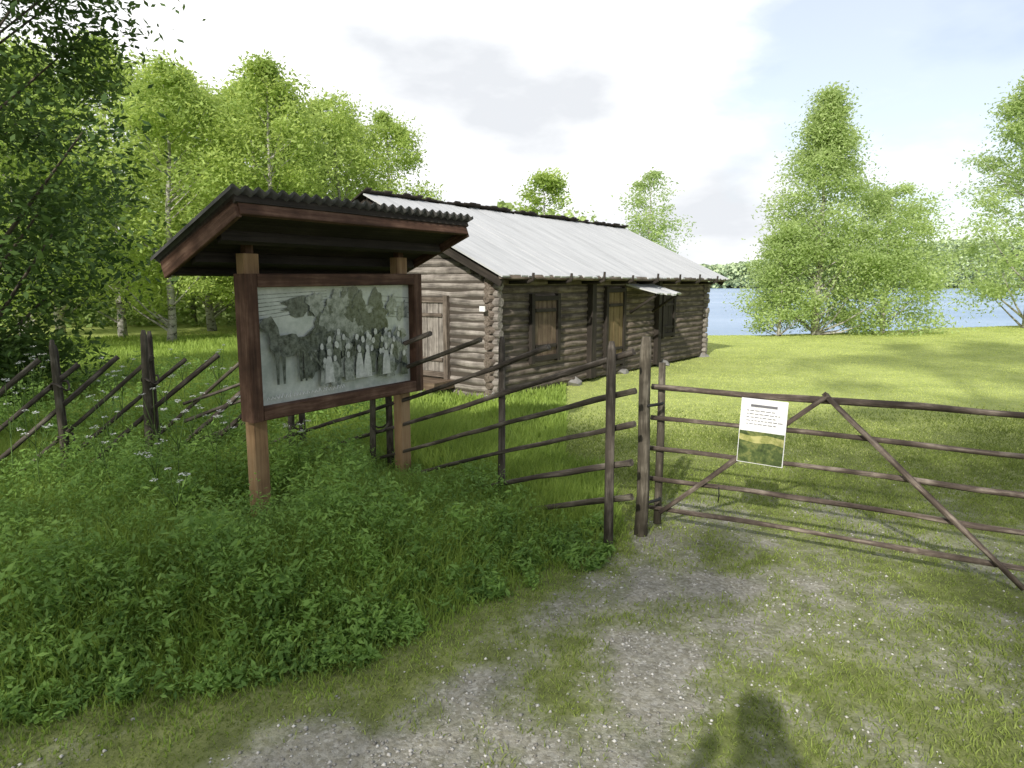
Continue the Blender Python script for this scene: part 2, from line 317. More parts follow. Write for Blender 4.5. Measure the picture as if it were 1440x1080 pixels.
# ------------------------------------------------------------------ grass, weeds
FX=[-4.3,-3.5,-2.85,-1.75,-1.0,-.11,.66];FY=[4.25,4.95,5.45,5.6,5.55,4.72,4.02]
def yfence(x):return np.interp(x,FX,FY)
def blades(x,y,h,w,lean=.5,mat=None,name='grass',tb=.5,tr=.5,label='',cat='grass'):
    n=len(x);z=height(x,y)-.01;ang=rng.random(n)*2*math.pi;ld=rng.random(n)*2*math.pi;lm=h*lean*rng.random(n)
    bx=np.cos(ang)*w/2;by=np.sin(ang)*w/2
    dx=np.cos(ld)*lm;dy=np.sin(ld)*lm
    V=np.stack([np.stack([x-bx,y-by,z],1),np.stack([x+bx,y+by,z],1),
        np.stack([x+bx*.7+dx*.4,y+by*.7+dy*.4,z+h*.6],1),np.stack([x-bx*.7+dx*.4,y-by*.7+dy*.4,z+h*.6],1),
        np.stack([x+dx,y+dy,z+h],1)],1).reshape(-1,3)
    b=np.arange(n)*5
    F=np.concatenate([np.stack([b,b+1,b+2],1),np.stack([b,b+2,b+3],1),np.stack([b+3,b+2,b+4],1)])
    ti=np.clip(tb+(rng.random(n)-.5)*tr+(fbm(x,y,.9)-.5)*.8,0,1)
    o=np_mesh(name,V,F,mat,{'tint':np.repeat(ti,5)});o["kind"]="stuff";tag(o,label,cat);return o
n=420000;r=rng.random(n)**.9;y=1.7+r*7.5;x=(rng.random(n)*1.75-.78)*(y+.6)
m=(y<yedge(x)+.3)|(x>.75)|(y>yfence(x)+.1);m&=rng.random(n)>gravel(x,y)*1.3+.05
m&=rng.random(n)<1-ss(5.5,9.2,y)
x=x[m];y=y[m];h=(.010+.020*rng.random(len(x)))*(.4+1.2*fbm(x,y,1.5))*(1+.05*y)
blades(x,y,h,.004+.0011*y,1.3,L_lawn,'lawn_grass',.42,.7,"short trampled grass on the track and yard")
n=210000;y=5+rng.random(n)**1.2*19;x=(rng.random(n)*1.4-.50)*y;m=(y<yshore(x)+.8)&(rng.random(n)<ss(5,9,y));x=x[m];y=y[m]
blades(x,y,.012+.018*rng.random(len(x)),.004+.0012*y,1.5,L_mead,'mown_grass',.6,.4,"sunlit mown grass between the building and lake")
PO=[(-1.67,4.36),(-.87,5.45)]
def clear(x,y):
    c=1.0
    for a_,b_ in PO: c=c*(.45+.55*ss(.15,.6,np.hypot((x-a_-.05)*1.0,(y-b_+.15)*.8)))
    return c
n=180000;x=-5+6.0*rng.random(n);y=1.9+6*rng.random(n)**1.2;ye=yedge(x);m=(y>ye-.3+.5*rng.random(n))&(y<yfence(x)+1.8)&(x<.85);x=x[m];y=y[m];ye=ye[m]
h=(.03+.23*ss(-.1,1.0,y-ye))*(.5+rng.random(len(x)))*(.45+.55*ss(.7,-1,x))*clear(x,y)
blades(x,y,h,.008,.9,L_grass,'verge_grass',.42,.6,"tall lush grass on the verge by the fence")
n=180000;y=5.2+rng.random(n)**1.3*15;x=-(rng.random(n)*.95-.08)*y;m=(y>yfence(x)+.15);x=x[m];y=y[m]
blades(x,y,(.12+.42*rng.random(len(x)))*(.35+1.0*fbm(x,y,.6))*(.35+.65*ss(.2,-2,x+.2*(y-5)))*(1-.5*ss(8,14,y)),.010+.0012*y,.7,L_grass,'meadow_grass',.66,.5,"long meadow grass behind the pole fence")
def weeds(n,rx,ry,hm,nl,ls,cond,name,label,tb=.5):
    x=rx[0]+(rx[1]-rx[0])*rng.random(n);y=ry[0]+(ry[1]-ry[0])*rng.random(n);m=cond(x,y);x=x[m];y=y[m];n=len(x)
    H=hm(x,y)*(.45+.8*rng.random(n)**1.5)
    k=np.repeat(np.arange(n),nl);N_=len(k)
    t=rng.random(N_)**.65
    fr=rng.integers(0,6,N_);fa=(fr*1.05+rng.random(n)[k]*6.28);q=rng.random(N_)
    reach=(.04+.38*H[k])*q*(.6+.5*(1-t))
    zz=H[k]*(.15+.85*t)*(1-.25*q*q)
    jx=rng.normal(size=(N_,3))*.02
    P=np.stack([x[k]+np.cos(fa)*reach,y[k]+np.sin(fa)*reach,height(x,y)[k]+zz],1)+jx
    V,F=leaves(P,ls*(.5+1.0*rng.random(N_))*(1-.3*q)*(.6+.9*rng.random(n)[k]),up=.6,asp=.36)
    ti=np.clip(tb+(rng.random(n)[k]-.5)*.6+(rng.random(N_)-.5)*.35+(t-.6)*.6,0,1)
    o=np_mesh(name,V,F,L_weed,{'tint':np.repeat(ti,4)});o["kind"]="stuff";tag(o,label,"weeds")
hm=lambda x,y:(.06+.34*ss(.05,1.0,y-yedge(x)))*(.42+.68*ss(.6,-1.6,x))*(.25+1.5*fbm(x,y,1.7))*clear(x,y)
weeds(4000,(-4.6,.6),(2.1,5.6),hm,84,.0165,lambda x,y:(y>yedge(x)+.05)&(y<yfence(x)+.4)&(fbm(x,y,1.6)+.30*ss(0,-2,x)+.15*rng.random(len(x))>.49),'verge_weeds',"thick green undergrowth of leafy weeds before the fence",.55)
weeds(2400,(-9,-1.0),(5.2,10),lambda x,y:.60+.0*x,60,.024,lambda x,y:(y>yfence(x)+.15)&(x<-.8-.25*(y-5))&(fbm(x,y,.8)>.38),'meadow_weeds',"leafy herbs growing behind the fence",.6)
M_stem=plain('green_stem',(.10,.17,.04),.7)
def parsley(x,y,h):
    T=thing('cow_parsley',"cow parsley with small white flower heads by the fence","wildflower",(x,y,0),"cow parsley by the fence")
    mb=MB();fl=[]
    top=Vector((R.uniform(-.06,.06),R.uniform(-.06,.06),h*.7));mb.tube([(0,0,-.02),top*.5+Vector((.01,0,0)),top],[.005,.004,.003],5)
    for j in range(5):
        a=j*1.26+R.random()*.6;e=top+Vector((math.cos(a)*R.uniform(.06,.12),math.sin(a)*R.uniform(.06,.12),R.uniform(.05,.32)*h));mb.tube([top*(R.uniform(.7,1)),e],[.0025,.0018],4);fl.append(e)
    mb.build('stem',[M_stem],parent=T)
    for e in fl:
        P=np.array(e)+np.clip(rng.normal(size=(20,3)),-1.6,1.6)*np.array([.013,.013,.004]);V,F=leaves(P,.0065,up=2,asp=.9);np_mesh('flower_head',V,F,L_flower,parent=T)
for (x,y,h) in [(-2.35,4.6,.75),(-2.55,4.9,.85),(-3.2,4.45,.8),(-2.9,4.9,.85),(-3.5,4.6,.95),(-2.1,5.1,.75),(-3.0,5.9,.95),(-2.3,6.1,.95),(-3.7,6.3,.95),(-2.7,6.8,.9),(-4.2,6.0,1.0),(-2.25,4.3,.65),(-3.3,5.6,1.0),(-3.9,5.4,1.0),(-2.6,5.9,.9),(-1.6,5.0,.6),(-3.1,7.2,.95),(-4.9,7.0,1.0),(-2.2,7.5,.9),(-2.0,3.9,.5),(-1.95,6.6,.85),(-2.7,4.5,.75),(-2.45,5.2,.8),(-2.15,4.75,.75),(-3.6,7.4,.9)]: parsley(x,y,h)
n=26000;y=1.7+rng.random(n)*4.5;x=(rng.random(n)*1.7-.85)*(y+.4);m=(rng.random(n)<gravel(x,y)**1.1*1.1);x=x[m];y=y[m];n=len(x)
O=np.array([(1,0,0),(-1,0,0),(0,1,0),(0,-1,0),(0,0,1),(0,0,-1)],float);FO=np.array([(0,2,4),(2,1,4),(1,3,4),(3,0,4),(2,0,5),(1,2,5),(3,1,5),(0,3,5)])
s=.003+.008*rng.random(n)**2.5
V=O[None]*s[:,None,None]*(.6+.8*rng.random((n,6,1)))*np.array([1,1,.6]);th=rng.random(n)*6.28;c,sn=np.cos(th)[:,None],np.sin(th)[:,None]
V=np.stack([V[...,0]*c-V[...,1]*sn,V[...,0]*sn+V[...,1]*c,V[...,2]],-1)+np.stack([x,y,height(x,y)+.002],1)[:,None,:]
F=(FO[None]+np.arange(n)[:,None,None]*6).reshape(-1,3)
def pebmat():
    m,nt,o=newmat('pebble_stone');L=nt.links.new;at=nt.nodes.new('ShaderNodeAttribute');at.attribute_name='tint';r=ramp(nt,[(0,(.16,.15,.13)),(.6,(.33,.32,.30)),(1,(.55,.54,.51))]);L(at.outputs['Fac'],r.inputs[0]);b=nt.nodes.new('ShaderNodeBsdfPrincipled');b.inputs['Roughness'].default_value=.9;L(r.outputs[0],b.inputs['Base Color']);L(b.outputs[0],o.inputs[0]);return m
o=np_mesh('gravel',V.reshape(-1,3),F,pebmat(),{'tint':np.repeat(rng.random(n),6)});o["kind"]="stuff";tag(o,"loose grey gravel on the track","gravel")
# ------------------------------------------------------------------ log building
C=Vector((-.26,9.27,0));e=Vector((.607,.795,0)).normalized();p=Vector((-e.y,e.x,0));q=-p;Z3=Vector((0,0,1))
LEN=7.33;W=4.44;EZ=1.72;RZ=2.84
Bd=thing('log_building',"long low weathered log barn with pale board roof, standing in grass","building",C)
def at3(s,h,z):return C+e*s+p*h+Z3*z
lr=.060;sp=.108;nl=int(1.69/sp)
def logrow(mb,orig,d,L,z,gaps,over,mi=0):
    segs=[(-over*R.uniform(.8,1.05),L+over*R.uniform(.8,1.05))]
    for (a,b,z0,z1) in gaps:
        if z0<z<z1:
            ns=[]
            for s0,s1 in segs:
                if a>s0 and b<s1: ns+=[(s0,a),(b,s1)]
                else: ns.append((s0,s1))
            segs=ns
    for s0,s1 in segs:
        k=max(2,int((s1-s0)/.4));r0=lr*R.uniform(.92,1.08)
        mb.tube([orig+d*(s0+(s1-s0)*i/k)+Z3*(z+R.uniform(-.012,.012)) for i in range(k+1)],[r0*R.uniform(.9,1.06) for _ in range(k+1)],9,mi=mi,wob=.12)
win=(.80,1.47,.52,1.40);dr=(2.95,3.56,.25,1.50);win2=(5.15,5.65,.62,1.36);gd=(.78,1.42,.32,1.38)
mb=MB()
for i in range(nl): logrow(mb,at3(0,0,0),e,LEN,.12+sp*i,[win,dr,win2],.13)
mb.build('wall',[M_log],Bd,C,label="brown log front wall")
mb=MB()
for i in range(nl): logrow(mb,at3(0,W,0),e,LEN,.12+sp*i,[],.13)
mb.build('wall',[M_log],Bd,C)
for s0 in(0,LEN):
    mb=MB()
    for i in range(nl): logrow(mb,at3(s0,0,0),p,W,.066+sp*i,[gd] if s0==0 else [],.14)
    z=.066+sp*nl
    while z<RZ-.15:
        half=(W/2)*(RZ-z)/(RZ-EZ+.12)
        half=min(half,W/2)
        mb.tube([at3(s0,W/2-half,z),at3(s0,W/2,z),at3(s0,W/2+half,z)],lr,9,wob=.05);z+=sp
    mb.build('wall',[M_loggrey],Bd,C,label="grey log gable wall")
mb=MB();mb.box(at3(LEN/2,W/2,.86),(LEN+.084,W+.084,1.6),e,p,Z3)
mb.build('filler_core',[M_black],Bd,C)  # solid box added behind the logs to stop light leaking through
for s0,h0 in [(0,0),(LEN,0),(0,W),(LEN,W),(LEN/2,0),(2,0),(5.4,0),(0,W/2)]:
    mb=MB();mb.tube([at3(s0+R.uniform(-.1,.1),h0-.03,-.05),at3(s0+R.uniform(-.05,.05),h0,.05),at3(s0,h0,.085)],[.17,.14,.1],8,wob=.2,smooth=False)
    mb.build('foundation_stone',[M_stone],Bd,C)
rise=(RZ-1.64)/(W/2+.35)
def slope(name,sign,h0,mat,ext,label=None):
    mb=MB();s=-.33;run=W/2+.35;sl=math.atan(rise);
    dn=(p*math.cos(sl)+Z3*math.sin(sl)) if sign>0 else (-p*math.cos(sl)+Z3*math.sin(sl))
    nrm=dn.cross(e) if sign<0 else e.cross(dn)
    if nrm.z<0:nrm=-nrm
    k=0
    while s<LEN+.33:
        wd=R.uniform(.10,.17);L=run/math.cos(sl)+ext+R.uniform(-.03,.04)+(.05 if ext else 0)
        edge=at3(s+wd/2,h0,1.70)+nrm*(.03+R.uniform(0,.004))
        o0=-R.uniform(0,.07)
        mb.box(edge+dn*(L/2+o0),(wd-.002,L,.022),e,dn,nrm,jit=.001);s+=wd;k+=1
    return mb.build(name,[mat],Bd,C,label)
rf=slope('roof',1,-.35,M_roof,0.0,"pale grey weathered board roof slope")
rb=slope('roof',-1,W+.35,M_dark,.10,"dark board roof slope with ends jutting over the ridge")
for s0 in(-.24,LEN+.24):
    for hh,sg in((-.35,1),(W+.35,-1)):
        mb=MB();a_=at3(s0,hh,1.62);b_=at3(s0,W/2,RZ-.04);d=(b_-a_);mb.box((a_+b_)/2,(d.length,.035,.10),d,e,d.cross(e));mb.build('bargeboard',[M_dark],Bd,C)
mb=MB();mb.tube([at3(-.3,-.37,1.70),at3(2,-.37,1.69),at3(5,-.37,1.70),at3(LEN+.3,-.37,1.69)],.032,8,wob=.1)
mb.build('eave_pole',[M_log],Bd,C)
for i in range(8):
    s0=.3+i*.95;mb=MB();mb.tube([at3(s0,0,1.63),at3(s0,-.36,1.63),at3(s0,-.45,1.66),at3(s0,-.46,1.75+R.uniform(0,.05))],[.03,.028,.024,.018],6);mb.build('roof_hook',[M_dark],Bd,C)
for i in range(6):
    s0=-.2+i*1.5;mb=MB();mb.tube([at3(s0,W/2-.02,RZ-.02),at3(s0,W/2+.02,RZ+.10)],[.03,.02],6);mb.build('ridge_peg',[M_dark],Bd,C)
def opening(name,o0,d,out,g,mat,label=None,fm=M_dark):
    a,b,z0,z1=g;mb=MB();wd=b-a
    fr=bpy.data.objects.new(name,None);fr.parent=Bd;COL.objects.link(fr)
    if label:fr["label"]=label
    c=lambda t,z,y=0:o0+d*t+out*y+Z3*z
    for t in(a,b): mb.box(c(t,(z0+z1)/2,.03),(.075,.16,z1-z0+.13),d,out,Z3)
    for z in(z0,z1): mb.box(c((a+b)/2,z,.035),(wd-.073,.15,.07),d,out,Z3)
    mb.build('frame',[fm],fr,C)
    mb=MB();k=max(2,round(wd/.13))
    for i in range(k): mb.box(c(a+.04+(wd-.08)*(i+.5)/k,(z0+z1)/2,.062+R.uniform(0,.008)),((wd-.08)/k-.008,.03,z1-z0-.075),d,out,Z3)
    mb.build('panel',[mat],fr,C)
    for z in(z0+.2*(z1-z0),z0+.8*(z1-z0)):
        mb=MB();mb.box(c((a+b)/2,z,.096),(wd-.14,.022,.05),d,out,Z3);mb.build('batten',[fm],fr,C)
    return fr
opening('window',C,e,q,win,M_door,label="boarded window with dark frame")
opening('door',C,e,q,dr,M_doory,label="ochre plank door")
opening('window',C,e,q,win2,M_dark,label="small dark boarded window")
opening('door',C,p,-e,gd,M_loggrey,label="grey plank door in gable",fm=M_log)
mb=MB();mb.box(at3(-.28,1.1,.20),(.9,.42,.10),p,e,Z3,jit=.01);mb.build('door_step',[M_door],Bd,C,label="reddish wooden step")
mb=MB();mb.box(at3(-.30,1.1,.07),(.7,.3,.155),p,e,Z3,jit=.01);mb.build('step_stone',[M_stone],Bd,C)
for s0 in(2.44,4.9):
    mb=MB();mb.box(at3(s0,-.10,.88),(.13,.1,1.6),e,p,Z3,jit=.006);mb.build('wall_brace',[M_dark],Bd,C)
mb=MB();
for i in range(7):
    a_=at3(3.68+.15*i,-.08,1.60);b_=at3(3.68+.15*i,-.72+R.uniform(-.06,.06),1.43+R.uniform(-.02,.02));d=b_-a_;mb.box((a_+b_)/2,(.14,d.length,.024),e,d,e.cross(d),jit=.006)
mb.build('porch_canopy',[M_roof],Bd,C,label="small pale board canopy over the wall")
for s0 in(3.72,4.6):
    mb=MB();mb.tube([at3(s0,-.12,1.1),at3(s0,-.62,1.42)],.025,6);mb.build('canopy_bracket',[M_dark],Bd,C)
mb=MB();mb.box(at3(-.20,-.0,1.28)-e*.02,(.09,.015,.07),p,e,Z3);mb.build('plaque',[M_white],Bd,C)
# ------------------------------------------------------------------ pole fence
poly=[(.70,3.98),(-.11,4.72),(-1.0,5.56),(-1.75,5.62),(-2.85,5.45),(-3.5,4.95),(-4.3,4.25),(-5.2,3.5)]
PP=[];
for a_,b_ in zip(poly[:-1],poly[1:]):
    a_=Vector(a_);b_=Vector(b_);k=max(2,int((b_-a_).length/.05))
    for i in range(k):PP.append(a_.lerp(b_,i/k))
for _ in range(5):
    Q=list(PP)
    for i in range(len(PP)):
        k=min(5,i,len(PP)-1-i)
        Q[i]=sum((PP[j] for j in range(i-k,i+k+1)),Vector((0,0)))/(2*k+1)
    PP=Q
SL=[0]
for a_,b_ in zip(PP[:-1],PP[1:]):SL.append(SL[-1]+(b_-a_).length)
def Fp(s):
    x=np.interp(s,SL,[v.x for v in PP]);y=np.interp(s,SL,[v.y for v in PP]);return Vector((x,y,0))
def Fn(s):
    d=(Fp(s+.05)-Fp(max(0,s-.05)));d.normalize();return Vector((-d.y,d.x,0))
FB=Vector((-1.5,5,0));Fe=thing('pole_fence',"weathered roundpole fence with slanting rails and paired stakes","fence",FB)
stot=SL[-1]
def rail(sa,sb,za,slope_,r,idx,tail):
    k=max(3,int((sb-sa)/.22));pts=[];off=R.uniform(-.018,.018);bow=R.uniform(-.015,.02)
    for i in range(k+1):
        s=sa+(sb-sa)*i/k;pp=Fp(s)+Fn(s)*off;pts.append(pp+Z3*(za-slope_*(s-sa)+bow*math.sin(math.pi*i/k)+R.uniform(-.004,.004)))
    d=(pts[0]-pts[1]).normalized();pts.insert(0,pts[0]+d*tail)
    mb=MB();mb.tube(pts,[r*(1.1-.35*i/len(pts))*R.uniform(.93,1.07) for i in range(len(pts))],7,wob=.12);mb.build('rail',[M_pole if idx%3 else M_pole2],Fe,FB)
s0=-2.48;ri=0
while s0<2.95:
    sa=max(s0,.02);za=1.19+R.uniform(-.02,.02)-.34*(sa-s0)-.06*ss(1.5,3,s0)
    sb=min(sa+(za+.0)/.34,sa+3.0,3.95)
    if za>.2 and sb-sa>.5: rail(sa,sb,za,.34,R.uniform(.015,.021),ri,.05 if s0<.1 else R.uniform(.03,.12))
    s0+=R.uniform(.59,.65);ri+=1
s0=2.7
while s0<stot-.4:
    sa=max(s0,3.45+R.uniform(-.05,.1));za=1.0+R.uniform(-.02,.02)-.85*(sa-s0)
    sb=min(sa+(za-.0)/.85,stot)
    if za>.25: rail(sa,sb,za,.85,R.uniform(.015,.021),ri,R.uniform(.02,.10))
    s0+=R.uniform(.23,.27);ri+=1
def nearest(px_,py_):
    return min(range(0,len(PP)),key=lambda i:(PP[i].x-px_)**2+(PP[i].y-py_)**2)
for (x,y,top,pair) in [(.64,4.04,1.27,0),(-.1,4.7,1.24,0),(-1.02,5.6,1.15,1),(-1.78,5.6,1.15,1),(-2.90,5.40,1.25,1),(-3.36,5.03,1.2,1),(-4.3,4.2,1.2,1)]:
    s=SL[nearest(x,y)];c=Fp(s);nn=Fn(s);al=(Fp(s+.05)-Fp(max(0,s-.05))).normalized()
    for sg in ((1,-1) if pair else (-1,)):
        jt=R.uniform(-.03,.03)*pair
        mb=MB();b0=c+nn*.045*sg*(1.3 if pair else 1)*(1 if pair else -1 if x>0.3 else 1)+al*(jt+.03*sg*pair);lx=nn*R.uniform(-.02,.02)+al*R.uniform(-.03,.03)*(pair or .4);r=R.uniform(.024,.029)
        h=top-R.uniform(0,.08)*(sg<0 and pair)
        mb.tube([b0+Z3*-.05,b0+lx*.25+Z3*h*.25,b0+lx*.5+Z3*h*.5,b0+lx*.8+Z3*h*.75,b0+lx+Z3*(h-.05),b0+lx+Z3*h],[r*1.1,r*1.05,r,r*.97,r*.9,r*.5],8,wob=.1);mb.build('stake',[M_pole2 if sg>0 else M_pole],Fe,FB)
    if pair:
        for zz in(.45,.85):
            mb=MB();ring=[c+nn*.1*math.cos(t)+al*.06*math.sin(t)+Z3*(zz+.03*math.sin(t*2)) for t in np.linspace(0,2*math.pi,13)];mb.tube(ring,.008,5,caps=False);mb.build('binding',[M_pole],Fe,FB)
gp=thing('gate_post',"stout round weathered gate post beside the gravel track","post",(.83,4.22,0))
mb=MB();mb.tube([(.83,4.22,-.05),(.838,4.22,.3),(.835,4.22,.6),(.828,4.222,.9),(.83,4.22,1.2),(.832,4.22,1.28)],[.043,.040,.038,.036,.036,.028],12,wob=.06);mb.build('post_pole',[M_pole2],gp,(.83,4.22,0))
for z in(.22,.85):
    mb=MB();mb.tube([(.84,4.19,z),(.95,4.27,z),(.965,4.30,z)],.010,6);mb.build('hinge',[M_iron],gp,(.83,4.22,0))
G0=Vector((.95,4.35,0));gdv=Vector((.862,-.507,0)).normalized();gn=Vector((gdv.y,-gdv.x,0))
if gn.y>0: gn=-gn
Gt=thing('pole_gate',"wide field gate of five horizontal poles with diagonal braces","gate",G0)
def gpnt(t,z,o=0):return G0+gdv*t+gn*o+Z3*z
for i,z in enumerate([.945,.745,.545,.342,.14]):
    mb=MB();k=12;dz=[0,-.01,-.012,0,.015][i];ph_=R.uniform(0,6)
    mb.tube([gpnt(-.05+3.6*j/k,z+.006*math.sin(ph_+j*.9)+R.uniform(-.004,.004)+dz*j/k) for j in range(k+1)],[(.0155 if i else .019)*R.uniform(.88,1.12) for j in range(k+1)],8,wob=.12);mb.build('rail',[M_gate],Gt,G0)
for t,zt in((0,1.10),(3.5,1.05)):
    mb=MB();mb.tube([gpnt(t,.02,-.04),gpnt(t+.005,.6,-.04),gpnt(t,zt,-.04)],[.026,.025,.022],8,wob=.08);mb.build('upright',[M_pole2],Gt,G0)
for (a_,b_) in(((.04,.12),(1.0,.985)),((.97,.985),(1.97,.05)),((1.97,.05),(2.9,.98))):
    mb=MB();n_=6;mb.tube([gpnt(a_[0]+(b_[0]-a_[0])*i/n_,a_[1]+(b_[1]-a_[1])*i/n_+R.uniform(-.004,.004),.036) for i in range(n_+1)],[.016*R.uniform(.9,1.1) for _ in range(n_+1)],7,wob=.1);mb.build('brace',[M_gate],Gt,G0)
mb=MB();mb.tube([gpnt(.41,.35,.03),gpnt(.415,.30,.035),gpnt(.41,.25,.03)],.004,5);mb.build('hook',[M_iron],Gt,G0)
def photomat(name,stops,scale):
    m,nt,o=newmat(name);L=nt.links.new
    tc=nt.nodes.new('ShaderNodeTexCoord');n=noise(nt,tc.outputs['Object'],scale,6,.7);r=ramp(nt,stops);L(n.outputs[0],r.inputs[0])
    b=nt.nodes.new('ShaderNodeBsdfPrincipled');b.inputs['Roughness'].default_value=.35;L(r.outputs[0],b.inputs['Base Color']);L(b.outputs[0],o.inputs[0]);return m
M_ph=photomat('landscape_print',[(.35,(.03,.045,.015)),(.5,(.07,.10,.03)),(.62,(.17,.19,.06)),(.72,(.06,.075,.03))],22)
M_ph2=photomat('landscape_meadow_print',[(.4,(.20,.22,.06)),(.6,(.42,.40,.16))],22)
N0=gpnt(.657,.735,.075);Nt=thing('notice_board',"white notice with green landscape picture fixed to the gate","sign",N0)
tl=.035
def npt(x,z,o=0):return N0+gdv*(x*math.cos(tl)+z*math.sin(tl))+Z3*(-x*math.sin(tl)+z*math.cos(tl))+gn*o
ux=(npt(1,0)-npt(0,0));uz=(npt(0,1)-npt(0,0))
mb=MB();mb.box(npt(0,0),(.262,.008,.39),ux,gn,uz);mb.build('panel',[M_white],Nt,N0)
mb=MB();mb.box(npt(0,-.095,.006),(.254,.003,.19),ux,gn,uz)
mb.poly([npt(-.127,-.055,.0085),npt(-.03,-.07,.0085),npt(.06,-.06,.0085),npt(.127,-.075,.0085),npt(.127,-.03,.0085),npt(.03,-.015,.0085),npt(-.05,-.03,.0085),npt(-.127,-.02,.0085)][::-1],1)
mb.build('picture',[M_ph,M_ph2],Nt,N0)
mb=MB();mb.box(npt(0,.155,.006),(.15,.002,.014),ux,gn,uz)
for r_,z in enumerate([.125,.105,.085,.065,.045]):
    x=-.095
    while x<.06+.03*(r_%2):
        wd=R.uniform(.010,.026);mb.box(npt(x+wd/2,z,.006),(wd,.002,.0035),ux,gn,uz);x+=wd+.006
mb.build('lettering',[M_ink],Nt,N0)
# ------------------------------------------------------------------ information board
bl=Vector((-1.68,4.25,0));bd=Vector((.59,.807,0)).normalized();bn=Vector((bd.y,-bd.x,0));BLn=1.55
I0=Vector((-1.22,4.9,0));IB=thing('information_board',"brown roofed wooden information board with old photograph, on two posts","information board",I0)
ro=.012
def bp_(t,z,o=0):return bl+bd*t+bn*o+Z3*(z+ro*t)
for t in(.11,1.43):
    mb=MB();mb.box(bp_(t,.86,-.07),(.11,.09,1.86),bd,bn,Z3,bev=.008);mb.build('post',[M_post],IB,I0)
    mb=MB();mb.box(bp_(t,1.84,-.07),(.055,.06,.22),bd,bn,Z3,bev=.004);mb.build('roof_prop',[M_red],IB,I0)
z0,z1=.735,1.665;fw=.085
bdr=(bp_(1,1)-bp_(0,1)).normalized()
mb=MB()
mb.box(bp_(fw/2,(z0+z1)/2,.0),(fw,.13,z1-z0),bdr,bn,Z3,bev=.006)
mb.box(bp_(BLn-fw/2,(z0+z1)/2,.0),(fw,.13,z1-z0),bdr,bn,Z3,bev=.006)
mb.box(bp_(BLn/2,z0+fw/2,.0),(BLn-2*fw,.128,fw),bdr,bn,Z3,bev=.006)
mb.box(bp_(BLn/2,z1-fw/2,.0),(BLn-2*fw,.128,fw),bdr,bn,Z3,bev=.006)
mb.build('frame',[M_red],IB,I0)
mb=MB();mb.box(bp_(BLn/2,(z0+z1)/2,-.02),(BLn-2*fw,.03,z1-z0-2*fw),bdr,bn,Z3);mb.build('back_panel',[M_dark],IB,I0)
pw=BLn-2*fw;ph=z1-z0-2*fw
pic=bpy.data.objects.new('picture',None);pic.parent=IB;COL.objects.link(pic);pic["label"]="faded old black and white group photograph behind glass"
def pc(u_,v_,o):return bp_(fw+u_*pw,z0+fw+v_*ph,.0-.004+o)
def gloss(name,c1,c2,sc=14):
    m,nt,o=newmat(name);L=nt.links.new
    tc=nt.nodes.new('ShaderNodeTexCoord');n=noise(nt,tc.outputs['Object'],sc,6,.75);r=ramp(nt,[(.38,c1),(.62,c2)]);L(n.outputs[0],r.inputs[0])
    b=nt.nodes.new('ShaderNodeBsdfPrincipled');b.inputs['Roughness'].default_value=.12;b.inputs['Specular IOR Level'].default_value=.8;L(r.outputs[0],b.inputs['Base Color']);L(b.outputs[0],o.inputs[0]);return m
P_bg=gloss('print_paper',(.38,.42,.38),(.57,.60,.55),6);P_mid=gloss('print_grey_hazed',(.11,.13,.115),(.40,.42,.38),22);P_dk=gloss('print_dark_hazed',(.022,.03,.027),(.16,.18,.155),30);P_lt=gloss('print_light',(.40,.42,.39),(.64,.65,.62),24)  # faded print; grey and dark also lightened as painted haze of reflective glass
mb=MB();mb.poly([pc(0,0,0),pc(1,0,0),pc(1,1,0),pc(0,1,0)]);mb.build('print_sheet',[P_bg],pic,I0)
def blob(mb,cx,cy,rx,ry,o,mi,n=28,w=.25):
    pts=[]
    for k in range(n):
        a_=2*math.pi*k/n;f=1+w*(vn(math.cos(a_)*2+cx*30,math.sin(a_)*2+cy*30,1.7)-.5)*2+R.uniform(-w,w)*.4
        pts.append(pc(min(.995,max(.005,cx+math.cos(a_)*rx*f)),min(.99,max(.01,cy+math.sin(a_)*ry*f)),o))
    mb.poly(pts,mi)
mb=MB();o_=.002
for k in range(7): mb.poly([pc(.0,.72+.035*k,o_),pc(.42,.80+.026*k,o_),pc(.42,.806+.026*k,o_),pc(.0,.728+.035*k,o_)],0)
o_+=.0008
for k in range(5): mb.poly([pc(.74,.70+.05*k,o_),pc(1,.66+.05*k,o_),pc(1,.668+.05*k,o_),pc(.74,.708+.05*k,o_)],0)
o_+=.0008
mb.poly([pc(.30,.74,o_),pc(.375,.74,o_),pc(.375,.92,o_),pc(.30,.92,o_)],1);o_+=.0008
for k in range(60):
    cx=R.gauss(.60,.14);cy=R.gauss(.66,.13)
    if .1<cx<.95 and .3<cy<.98: blob(mb,cx,cy,R.uniform(.03,.075),R.uniform(.05,.12),o_,R.choice([0,1,1]),16,.5);o_+=.0002
for k in range(40):
    cx=R.uniform(.28,.97);cy=R.uniform(.22,.52)
    blob(mb,cx,cy,R.uniform(.02,.06),R.uniform(.04,.10),o_,R.choice([0,1,1]),14,.5);o_+=.0002
mb.build('print_background',[P_mid,P_dk],pic,I0)
mb=MB();figs=[]
for k in range(34):
    cx=.36+.58*((k*.618)%1)+R.uniform(-.02,.02);row=k%3;cy=.18+.12*row+R.uniform(-.04,.04);figs.append((cy,cx,row))
figs.sort(reverse=True)
